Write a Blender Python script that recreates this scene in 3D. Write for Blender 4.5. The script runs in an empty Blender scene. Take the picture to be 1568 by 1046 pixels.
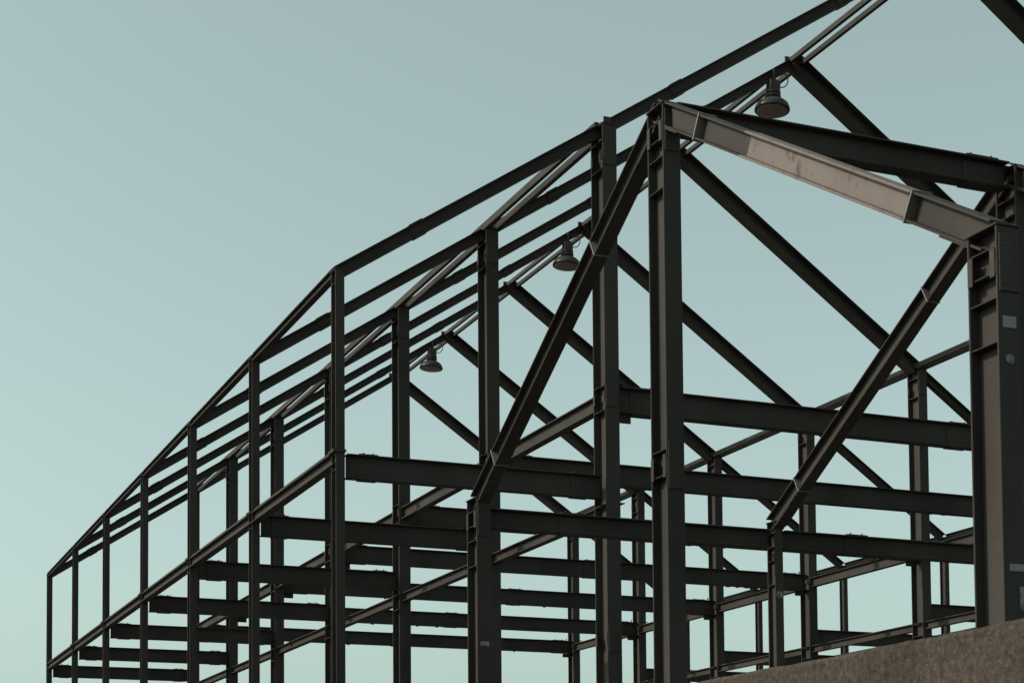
import bpy, bmesh, math, random, mathutils
from mathutils import Vector, Matrix
random.seed(4)
scene=bpy.context.scene
TH=math.radians(22.8)
CAMH=1.6
V=Vector

# ---------------- materials ----------------
def new_mat(name):
    m=bpy.data.materials.new(name); m.use_nodes=True
    nt=m.node_tree; b=nt.nodes["Principled BSDF"]
    return m,nt,b
def steel(name,base,patch,rust,rough=0.55,spec=0.35,rustlo=0.60):
    m,nt,b=new_mat(name); N=nt.nodes; L=nt.links
    tc=N.new("ShaderNodeTexCoord")
    n1=N.new("ShaderNodeTexNoise"); n1.inputs["Scale"].default_value=0.9; n1.inputs["Detail"].default_value=6
    mp=N.new("ShaderNodeMapping"); mp.inputs["Scale"].default_value=(1,1,0.35)
    L.new(tc.outputs["Object"],mp.inputs[0]); L.new(mp.outputs[0],n1.inputs["Vector"])
    r1=N.new("ShaderNodeValToRGB"); r1.color_ramp.elements[0].position=0.35; r1.color_ramp.elements[1].position=0.68
    r1.color_ramp.elements[0].color=(*base,1); r1.color_ramp.elements[1].color=(*patch,1)
    L.new(n1.outputs["Fac"],r1.inputs[0])
    n2=N.new("ShaderNodeTexNoise"); n2.inputs["Scale"].default_value=5; n2.inputs["Detail"].default_value=9; n2.inputs["Roughness"].default_value=0.7
    L.new(tc.outputs["Object"],n2.inputs["Vector"])
    r2=N.new("ShaderNodeValToRGB"); r2.color_ramp.elements[0].position=rustlo; r2.color_ramp.elements[1].position=rustlo+0.12
    L.new(n2.outputs["Fac"],r2.inputs[0])
    mx=N.new("ShaderNodeMixRGB"); mx.inputs[2].default_value=(*rust,1)
    L.new(r2.outputs[0],mx.inputs[0]); L.new(r1.outputs[0],mx.inputs[1])
    L.new(mx.outputs[0],b.inputs["Base Color"])
    b.inputs["Roughness"].default_value=rough
    b.inputs["Specular IOR Level"].default_value=spec
    bp=N.new("ShaderNodeBump"); bp.inputs["Strength"].default_value=0.2; bp.inputs["Distance"].default_value=0.01
    L.new(n2.outputs["Fac"],bp.inputs["Height"]); L.new(bp.outputs[0],b.inputs["Normal"])
    return m
M_STEEL=steel("weathered_steel",(0.036,0.0305,0.0270),(0.052,0.0445,0.0395),(0.066,0.051,0.042),0.75,0.13,0.60)
M_SUNLIT_TONE=steel("sunlit_tone_steel",(0.140,0.113,0.104),(0.180,0.148,0.137),(0.095,0.070,0.061),0.75,0.10,0.54)  # paler steel: grazing sunlight on the rafter painted into the base colour
M_PLATE=steel("bare_plate",(0.15,0.137,0.127),(0.20,0.18,0.168),(0.10,0.07,0.055),0.6,0.2)
M_LABEL=steel("faded_label",(0.17,0.165,0.155),(0.24,0.23,0.22),(0.07,0.06,0.05),0.7,0.2,0.5)
M_SHADE=steel("lamp_enamel",(0.027,0.023,0.022),(0.038,0.033,0.030),(0.05,0.035,0.03),0.45,0.25)
M_GLASS=steel("dusty_lamp_glass",(0.17,0.115,0.10),(0.23,0.16,0.14),(0.12,0.085,0.07),0.45,0.3)

def conc():
    m,nt,b=new_mat("rough_concrete"); N=nt.nodes; L=nt.links
    tc=N.new("ShaderNodeTexCoord")
    n1=N.new("ShaderNodeTexNoise"); n1.inputs["Scale"].default_value=30; n1.inputs["Detail"].default_value=8; n1.inputs["Roughness"].default_value=0.75
    n2=N.new("ShaderNodeTexNoise"); n2.inputs["Scale"].default_value=1.6; n2.inputs["Detail"].default_value=6
    L.new(tc.outputs["Object"],n1.inputs["Vector"]); L.new(tc.outputs["Object"],n2.inputs["Vector"])
    r=N.new("ShaderNodeValToRGB"); r.color_ramp.elements[0].position=0.38; r.color_ramp.elements[1].position=0.68
    r.color_ramp.elements[0].color=(0.036,0.027,0.021,1); r.color_ramp.elements[1].color=(0.105,0.082,0.066,1)
    L.new(n1.outputs["Fac"],r.inputs[0])
    r2=N.new("ShaderNodeValToRGB"); r2.color_ramp.elements[0].position=0.3; r2.color_ramp.elements[1].position=0.7
    r2.color_ramp.elements[0].color=(0.6,0.6,0.6,1); r2.color_ramp.elements[1].color=(1,1,1,1)
    L.new(n2.outputs["Fac"],r2.inputs[0])
    mx=N.new("ShaderNodeMixRGB"); mx.blend_type='MULTIPLY'; mx.inputs[0].default_value=1
    L.new(r.outputs[0],mx.inputs[1]); L.new(r2.outputs[0],mx.inputs[2])
    vo=N.new("ShaderNodeTexVoronoi"); vo.inputs["Scale"].default_value=26
    L.new(tc.outputs["Object"],vo.inputs["Vector"])
    r3=N.new("ShaderNodeValToRGB"); r3.color_ramp.elements[0].position=0.08; r3.color_ramp.elements[1].position=0.20
    r3.color_ramp.elements[0].color=(0.28,0.28,0.28,1); r3.color_ramp.elements[1].color=(0,0,0,1)
    L.new(vo.outputs["Distance"],r3.inputs[0])
    m2=N.new("ShaderNodeMixRGB"); m2.inputs[2].default_value=(0.17,0.145,0.12,1)
    L.new(r3.outputs[0],m2.inputs[0]); L.new(mx.outputs[0],m2.inputs[1])
    L.new(m2.outputs[0],b.inputs["Base Color"]); b.inputs["Roughness"].default_value=0.95; b.inputs["Specular IOR Level"].default_value=0.15
    bp=N.new("ShaderNodeBump"); bp.inputs["Strength"].default_value=0.45; bp.inputs["Distance"].default_value=0.012
    L.new(n1.outputs["Fac"],bp.inputs["Height"]); L.new(bp.outputs[0],b.inputs["Normal"])
    return m
M_CONC=conc()
def groundm():
    m,nt,b=new_mat("gravel_yard"); N=nt.nodes; L=nt.links
    n1=N.new("ShaderNodeTexNoise"); n1.inputs["Scale"].default_value=3; n1.inputs["Detail"].default_value=10
    tc=N.new("ShaderNodeTexCoord"); L.new(tc.outputs["Object"],n1.inputs["Vector"])
    r=N.new("ShaderNodeValToRGB"); r.color_ramp.elements[0].color=(0.05,0.045,0.04,1); r.color_ramp.elements[1].color=(0.13,0.12,0.10,1)
    L.new(n1.outputs["Fac"],r.inputs[0]); L.new(r.outputs[0],b.inputs["Base Color"]); b.inputs["Roughness"].default_value=0.95
    return m
M_GROUND=groundm()

# ---------------- mesh builder ----------------
class MB:
    def __init__(s): s.v=[]; s.f=[]
    def prism(s,profile,p0,p1,sx,sy):
        n=len(profile); o=len(s.v)
        for p in (p0,p1):
            for (a,b) in profile: s.v.append(tuple(p+sx*a+sy*b))
        for i in range(n):
            j=(i+1)%n; s.f.append((o+i,o+j,o+n+j,o+n+i))
        s.f.append(tuple(o+i for i in range(n))[::-1]); s.f.append(tuple(o+n+i for i in range(n)))
    def axes(s,p0,p1,up):
        d=(p1-p0).normalized(); side=d.cross(up).normalized(); u=side.cross(d).normalized()
        return d,side,u
    def ibeam(s,p0,p1,depth,width,up=V((0,0,1)),tf=0.022,tw=0.016,top=False):
        d,side,u=s.axes(p0,p1,up)
        if top: p0=p0-u*depth/2; p1=p1-u*depth/2
        w=width/2;h=depth/2;t=tw/2
        pr=[(-w,-h),(w,-h),(w,-h+tf),(t,-h+tf),(t,h-tf),(w,h-tf),(w,h),(-w,h),(-w,h-tf),(-t,h-tf),(-t,-h+tf),(-w,-h+tf)]
        s.prism(pr,p0,p1,side,u)
        return p0,p1,d,side,u
    def box(s,c,dx,dy,dz,X=V((1,0,0)),Y=V((0,1,0)),Z=V((0,0,1))):
        s.prism([(-dx/2,-dy/2),(dx/2,-dy/2),(dx/2,dy/2),(-dx/2,dy/2)],c-Z*dz/2,c+Z*dz/2,X,Y)
    def bar(s,p0,p1,w,h,up=V((0,0,1))):
        d,side,u=s.axes(p0,p1,up)
        s.prism([(-w/2,-h/2),(w/2,-h/2),(w/2,h/2),(-w/2,h/2)],p0,p1,side,u)
    def cyl(s,p0,p1,r,n=6):
        up=V((0,0,1)) if abs((p1-p0).normalized().z)<0.9 else V((1,0,0))
        d,side,u=s.axes(p0,p1,up)
        s.prism([(r*math.cos(2*math.pi*i/n),r*math.sin(2*math.pi*i/n)) for i in range(n)],p0,p1,side,u)
    def make(s,name,mat,parent=None,bev=0):
        me=bpy.data.meshes.new(name); me.from_pydata(s.v,[],s.f)
        bm=bmesh.new(); bm.from_mesh(me); bmesh.ops.recalc_face_normals(bm,faces=bm.faces); bm.to_mesh(me); bm.free()
        me.materials.append(mat)
        o=bpy.data.objects.new(name,me); scene.collection.objects.link(o)
        if parent: o.parent=parent
        if bev:
            md=o.modifiers.new("bevel","BEVEL"); md.width=bev; md.segments=1; md.limit_method='ANGLE'
        return o

def empty(name,loc=(0,0,0),rz=0):
    e=bpy.data.objects.new(name,None); e.location=loc; e.rotation_euler=(0,0,rz); scene.collection.objects.link(e); return e

ORG=(-3.108,31.41,0)
def P(b,a,h): return V((b,a,h+CAMH))
building=empty("steel_frame_building",ORG,TH)
annex=empty("steel_frame_annex",ORG,TH)

BM,BR,BM2,BRR=5.38,13.55,21.30,26.60
EAVE=10.80
def roof(b):
    SLL,SLR=0.651,0.679
    if b<=BR: return EAVE+SLL*b
    return EAVE+SLL*BR-SLR*(b-BR)
Z=V((0,0,1)); AY=V((0,1,0)); BX=V((1,0,0))

def stiff(mb,c,depth,width,Zd=Z,X=BX,Y=AY,t=0.014):
    for sgn in (-1,1):
        mb.box(c+X*sgn*(width/4+0.004),width/2-0.016,depth-0.040,t,X,Y,Zd)
def column(mb,b,a,top,width,depth,stiffs=()):
    mb.ibeam(V((b,a,0.03)),P(b,a,top),depth,width,up=AY)
    mb.box(V((b,a,0.02)),width+0.25,depth+0.2,0.04)
    mb.box(P(b,a,top+0.009),width+0.03,depth+0.03,0.018)
    for h in stiffs: stiff(mb,P(b,a,h),depth,width)
def splice(mb,b,a,h,width,depth,hh=0.5):
    y=a-depth/2
    mb.box(P(b,y-0.009,h),width-0.03,0.014,hh)
    for i in range(int(hh/0.11)):
        for sx in (-1,1):
            z=h-hh/2+0.07+i*0.11
            mb.cyl(P(b+sx*(width*0.32),y-0.016,z),P(b+sx*(width*0.32),y-0.026,z),0.012)
    for sy in (-1,1):
        mb.box(P(b-width/2-0.008,a+sy*(depth/2-0.05),h),0.014,0.07,hh*0.5)
def tieplate(mb,b,a,htop,depth,width,ln=0.5):
    y=a-0.009
    mb.box(P(b,y-0.006,htop-depth/2),ln,0.014,depth-0.07)
    for i in range(3):
        for j in range(3):
            c=P(b-ln/2+0.09+i*(ln-0.18)/2,y-0.013,htop-depth/2+(j-1)*0.12)
            mb.cyl(c,c+V((0,-0.014,0)),0.013)
    mb.box(P(b,a,htop+0.010),ln,width-0.01,0.016)
    mb.box(P(b,a,htop-depth-0.010),ln,width-0.01,0.016)
    for i in range(2):
        c=P(b-ln/2+0.09+i*(ln-0.18),a-width*0.3,htop+0.018); mb.cyl(c,c+Z*0.03,0.014)

TIE=9.10; STIE=7.35
MW,MD=0.30,0.53
for k in range(7):
    a=6.0*k
    mb=MB()
    st=[EAVE-0.35,STIE-0.02,STIE-0.3]
    column(mb,0,a,EAVE-0.12,0.17,0.28,st)
    column(mb,BRR,a,roof(BRR)-0.12,0.17,0.28,st)
    for b in (BM,BM2):
        column(mb,b,a,roof(b)-0.16,MW,MD,[roof(b)-0.45,roof(b)-1.0,TIE-0.03,TIE-0.5,6.78,6.4])
        splice(mb,b,a,roof(b)-0.75,MW,MD,0.4); splice(mb,b,a,4.2,MW,MD,0.5); splice(mb,b,a,TIE-0.25,MW,MD,0.4)
        for h in (TIE+0.02,6.82):
            mb.box(P(b+MW/2+0.07,a-0.05,h),0.13,0.3,0.016)
            mb.box(P(b-MW/2-0.05,a-0.1,h-0.1),0.10,0.2,0.014)
        mb.prism([(0,0),(0.36,0),(0,-0.36)],P(b-0.006,a+MD/2,TIE-0.43),P(b+0.006,a+MD/2,TIE-0.43),AY,Z)
    segs=[(0,BR,0.23,0.20),(BM2,BR,0.33,0.40),(BRR,BM2,0.24,0.20)]
    for (b0,b1,rd,rw) in segs:
        p0=P(b0-(0.1 if b0==0 else 0.0),a,roof(b0)-(0.06 if b0==0 else 0)); p1=P(b1,a,roof(b1)-(0.004 if b1==BR and b0!=0 else 0))
        q0,q1,d,side,u=mb.ibeam(p0,p1,rd,rw,top=True)
        if b0==0:
            for t in (0.115,0.515,0.80):
                c=q0.lerp(q1,t)
                mb.box(c+u*(rd/2+0.008),0.30,rw+0.02,0.014,d,side,u)
                mb.box(c-u*(rd/2+0.008),0.30,rw+0.02,0.014,d,side,u)
                mb.box(c,0.30,0.05,rd-0.08,d,side,u)
    for b in (BM,BM2):
        mb.box(P(b,a-0.17,roof(b)-0.02),0.16,0.012,0.12); mb.box(P(b,a+0.17,roof(b)-0.02),0.16,0.012,0.12)
    mb.box(P(BR,a,roof(BR)-0.2),0.6,0.04,0.3)
    mb.ibeam(P(0.14,a,STIE),P(BM-0.15,a,STIE),0.44,0.22,top=True)
    mb.ibeam(P(BRR-0.14,a,STIE),P(BM2+0.15,a,STIE),0.44,0.22,top=True)
    mb.ibeam(P(BM+0.15,a,TIE),P(BM2-0.15,a,TIE),0.50,0.26,top=True)
    for b in (0.55,BM-0.6): tieplate(mb,b,a,STIE,0.44,0.22,0.36)
    for b in (BM+0.75,BR,BM2-0.75): tieplate(mb,b,a,TIE,0.50,0.26,0.5)
    for b in (BM+0.35,BM2-0.35):
        mb.box(P(b,a,TIE-0.60),0.34,0.02,0.16)
        mb.cyl(P(b,a,TIE+0.0),P(b,a,TIE+0.10),0.02)
    for i in range(5):
        b=BM+1.5+random.random()*(BM2-BM-3)
        mb.box(P(b,a-0.08,TIE-0.53),0.05+random.random()*0.1,0.04,0.05)
    mb.make("portal_frame",M_STEEL,building,0.004 if k<2 else 0)

mb=MB()
for k in range(6):
    a0,a1=6.0*k,6.0*k+6
    for b in (0,BRR):
        e=roof(b)
        mb.ibeam(P(b,a0+0.13,e-0.02),P(b,a1-0.13,e-0.02),0.16,0.14,top=True)
        mb.ibeam(P(b-0.02,a0-0.05 if k==0 else a0,STIE+0.02),P(b-0.02,a1,STIE+0.02),0.22,0.19,top=True)
        mb.bar(P(b-0.02,a0,STIE+0.065),P(b-0.02,a1,STIE+0.065),0.05,0.07)
        mb.box(P(b-0.02,a0,STIE+0.03),0.24,0.34,0.05)
    for b in (BM,BM2):
        for sx in (-1,1):
            mb.bar(P(b+sx*0.14,a0,roof(b)-0.10),P(b+sx*0.14,a1,roof(b)-0.10),0.09,0.15)
        mb.ibeam(P(b,a0+0.25,TIE-0.12),P(b,a1-0.25,TIE-0.12),0.30,0.20,top=True)
        mb.ibeam(P(b,a0+0.25,6.8),P(b,a1-0.25,6.8),0.22,0.18,top=True)
    for sx in (-1,1):
        mb.bar(P(BR+sx*0.17,a0,roof(BR)-0.16),P(BR+sx*0.17,a1,roof(BR)-0.16),0.09,0.12)
mb.make("longitudinal_beams",M_STEEL,building)

# ---------------- annex -------------
AE,AR=5.47,8.98
A0=0.33
mb=MB(); mp=MB(); mr=MB(); ml=MB()
rows=[(A0,0.23,0.40),(BM+0.05,0.24,0.40),(BM2,0.24,0.42)]
for ri,(b,w,dp) in enumerate(rows):
    for a,top in ((-6,AE),(-12,AR),(-18,AE)):
        ww,dd=w,dp
        if ri==1 and a==-6: ww,dd=0.15,0.24
        column(mb,b,a,top-0.1,ww,dd,[top-0.28,top-0.5,top-0.72,top-1.1,top-4.2,top-4.5])
        if not (ri==1 and a==-6):
            splice(mb,b,a,top-4.4,ww,dd,0.55)
            if ri==0 : splice(mb,b,a,top-0.42,ww,dd,0.5)
    for sgn in (-1,1):
        p0=P(b,-12+sgn*0.05,AR); p1=P(b,-12+sgn*6.1,AE-0.02)
        q0,q1,d,side,u=mb.ibeam(p0,p1,0.27,0.20,top=True)
        if ri==0 and sgn==-1:
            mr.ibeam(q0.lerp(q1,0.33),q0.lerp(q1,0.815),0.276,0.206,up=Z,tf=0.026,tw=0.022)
            for t in (0.165,0.82):
                mp.box(q0.lerp(q1,t),0.02,0.225,0.30,d,side,u)
        else:
            for t in (0.30,0.86):
                mp.box(q0.lerp(q1,t),0.016,0.215,0.285,d,side,u)
        for t in (0.06,0.94):
            mb.box(q0.lerp(q1,t)-u*0.145,0.5,0.2,0.016,d,side,u)
for (b0,b1) in ((A0,BM+0.05),(BM+0.05,BM2)):
    mb.ibeam(P(b0+0.13,-12,AR-0.02),P(b1-0.13,-12,AR-0.02),0.34,0.24,top=True)
    tieplate(mb,b1-0.55,-12,AR-0.02,0.34,0.24,0.5)
    mb.ibeam(P(b0+0.13,-6,AE-0.22),P(b1-0.13,-6,AE-0.22),0.30,0.22,top=True)
    tieplate(mb,b0+1.5,-6,AE-0.22,0.30,0.22,0.4)
mb.make("annex_frame",M_STEEL,annex,0.005)
mp.make("joint_plates",M_PLATE,annex)
mr.make("sunlit_tone_rafter_piece",M_SUNLIT_TONE,annex,0.004)  # spliced rafter length, its sunlit look put into the colour
def label(b,a,dd,h,w,hh,dx=0): ml.box(P(b+dx,a-dd/2-0.004,h),w,0.005,hh)
label(A0,-18,0.40,4.54,0.14,0.10)
label(A0,-18,0.40,2.44,0.15,0.06,0.02); label(A0,-18,0.40,2.18,0.05,0.2,0.07)
label(A0,-6,0.40,3.2,0.14,0.07)
for (b,a,dd,h,r) in ((A0,-18,0.40,4.22,0.045),(A0,-12,0.40,4.66,0.045),(BM+0.05,-6,0.24,4.2,0.06)):
    ml.cyl(P(b,a-dd/2-0.002,h),P(b,a-dd/2-0.007,h),r,18)
ml.make("labels",M_LABEL,annex)

# ---------------- lamps ----------------
def lamp(a):
    b=BR-0.70
    h=roof(b)-0.20
    e=empty("hanging_lamp")
    base=Matrix.Translation(V(ORG))@Matrix.Rotation(TH,4,'Z')
    e.matrix_world=base@Matrix.Translation(P(b,a-0.12,h))@Matrix.Rotation(math.radians(4),4,'Y')
    def lathe(name,prof,mat,n=40):
        vs=[];fs=[]
        for (r,z) in prof:
            for i in range(n):
                t=2*math.pi*i/n; vs.append((r*math.cos(t),r*math.sin(t),z))
        for k in range(len(prof)-1):
            for i in range(n):
                j=(i+1)%n; fs.append((k*n+i,k*n+j,(k+1)*n+j,(k+1)*n+i))
        fs.append(tuple(range(n))); fs.append(tuple((len(prof)-1)*n+i for i in range(n)))
        me=bpy.data.meshes.new(name); me.from_pydata(vs,[],fs)
        bm=bmesh.new(); bm.from_mesh(me); bmesh.ops.recalc_face_normals(bm,faces=bm.faces)
        for f in bm.faces: f.smooth=len(f.verts)==4
        bm.to_mesh(me); bm.free(); me.materials.append(mat)
        o=bpy.data.objects.new(name,me); scene.collection.objects.link(o); o.parent=e
    K=1.10
    dz=-0.10
    lathe("shade",[(r*K,z+dz) for r,z in [(0.345,-0.78),(0.385,-0.78),(0.392,-0.755),(0.38,-0.70),(0.345,-0.62),(0.28,-0.56),(0.20,-0.53),(0.13,-0.51),(0.13,-0.46),(0.18,-0.45),(0.18,-0.41),(0.13,-0.40),(0.13,-0.37),(0.17,-0.36),(0.17,-0.32),(0.12,-0.30),(0.10,-0.25)]],M_SHADE)
    lathe("glass",[(r*K,z+dz) for r,z in [(0.338,-0.785),(0.30,-0.80),(0.18,-0.812),(0.02,-0.815)]],M_GLASS)
    m=MB()
    m.box(V((0,0,-0.27)),0.27,0.22,0.24); m.box(V((0,0,-0.12)),0.16,0.06,0.08); m.box(V((0,0,0.02)),0.05,0.05,0.28)
    for s in (-1,1): m.bar(V((s*0.155,0,-0.14)),V((s*0.19,0,-0.54)),0.03,0.012,up=V((1,0,0)))
    m.make("gear_box",M_SHADE,e)
    cu=bpy.data.curves.new("cable","CURVE"); cu.dimensions='3D'; cu.bevel_depth=0.014
    sp=cu.splines.new('BEZIER'); pts=[(0.13,0,-0.26),(0.34,0,-0.18),(0.38,0,0.06),(0.10,0.0,0.16)]
    sp.bezier_points.add(len(pts)-1)
    for bp,p in zip(sp.bezier_points,pts): bp.co=p; bp.handle_left_type=bp.handle_right_type='AUTO'
    cu.materials.append(M_SHADE)
    o=bpy.data.objects.new("cable",cu); scene.collection.objects.link(o); o.parent=e
for k in (1,3,5): lamp(6.0*k)

# ---------------- concrete wall ----------------
u=5.53
def wallobj():
    c=0.9*u; htop=0.955+CAMH
    L0,L1=-2.0,22.0
    nl,nz=400,30
    vs=[];fs=[]
    def nz_(p): return mathutils.noise.noise(p*1.8)*0.006+mathutils.noise.noise(p*12)*0.004
    T=0.45
    sec=[(0,i*(htop-0.02)/nz) for i in range(nz+1)]+[(0.02,htop)]+[(T*i/5,htop) for i in range(1,5)]+[(T-0.02,htop)]+[(T,htop-0.02-i*(htop-0.02)/4) for i in range(5)]
    n=len(sec)
    for j in range(nl+1):
        y=L0+(L1-L0)*j/nl
        for (x,z) in sec:
            p=V((x,y,z)); dsp=nz_(p)
            vs.append((x-dsp,y,z+(dsp if z>htop-0.05 else 0)))
    for j in range(nl):
        for i in range(n-1):
            fs.append((j*n+i,j*n+i+1,(j+1)*n+i+1,(j+1)*n+i))
    fs.append(tuple(range(n))); fs.append(tuple(nl*n+i for i in range(n)))
    me=bpy.data.meshes.new("concrete_wall"); me.from_pydata(vs,[],fs)
    bm=bmesh.new(); bm.from_mesh(me); bmesh.ops.recalc_face_normals(bm,faces=bm.faces); bm.to_mesh(me); bm.free()
    me.materials.append(M_CONC)
    o=bpy.data.objects.new("concrete_wall",me); scene.collection.objects.link(o)
    o.location=(c,0,0); o.rotation_euler=(0,0,TH)
wallobj()

g=MB(); g.v=[(-3000,-3000,0),(3000,-3000,0),(3000,3000,0),(-3000,3000,0)]; g.f=[(0,1,2,3)]
g.make("ground",M_GROUND)

# ---------------- light ----------------
EL=math.radians(33)
Avec=V((-math.sin(TH),math.cos(TH),0)); Bvec=V((math.cos(TH),math.sin(TH),0))
sd=(-Bvec*0.93+Avec*0.30).normalized()
sundir=V((sd.x*math.cos(EL),sd.y*math.cos(EL),math.sin(EL)))
sl=bpy.data.lights.new("sun","SUN"); sl.energy=3.4; sl.angle=math.radians(0.5); sl.color=(1,0.93,0.84)
so=bpy.data.objects.new("sun",sl); so.rotation_euler=sundir.to_track_quat('Z','Y').to_euler(); scene.collection.objects.link(so)

w=bpy.data.worlds.new("World"); scene.world=w; w.use_nodes=True
nt=w.node_tree; N=nt.nodes; L=nt.links; bg=N["Background"]
sky=N.new("ShaderNodeTexSky"); sky.sky_type='NISHITA'; sky.sun_disc=False
sky.sun_elevation=EL; sky.sun_rotation=math.atan2(sundir.x,sundir.y)
sky.air_density=1.0; sky.dust_density=2.3; sky.ozone_density=1.0
hs=N.new("ShaderNodeHueSaturation"); hs.inputs["Saturation"].default_value=0.42
mx=N.new("ShaderNodeMixRGB"); mx.blend_type='MULTIPLY'; mx.inputs[0].default_value=1; mx.inputs[2].default_value=(1.16,1.38,1.20,1)
hz=N.new("ShaderNodeMixRGB"); hz.inputs[0].default_value=0.20; hz.inputs[2].default_value=(2.5,3.4,3.25,1)
L.new(sky.outputs[0],hs.inputs["Color"]); L.new(hs.outputs[0],mx.inputs[1]); L.new(mx.outputs[0],hz.inputs[1]); L.new(hz.outputs[0],bg.inputs[0])
bg.inputs[1].default_value=0.133

# ---------------- camera ----------------
cd=bpy.data.cameras.new("camera"); co=bpy.data.objects.new("camera",cd); scene.collection.objects.link(co)
PITCH=3.0; ROLL=0.45
cd.sensor_width=36; cd.lens=2697/1568*36; cd.clip_end=6000
ppy=1318-2697*math.tan(math.radians(PITCH))
cd.shift_y=(ppy-523)/1568
cd.shift_x=-1.5/1568
co.matrix_world=Matrix.Translation((0,0,CAMH))@Matrix.Rotation(math.radians(90+PITCH),4,'X')@Matrix.Rotation(math.radians(-ROLL),4,'Z')
scene.camera=co
scene.view_settings.view_transform='Standard'; scene.view_settings.look='None'; scene.view_settings.exposure=0
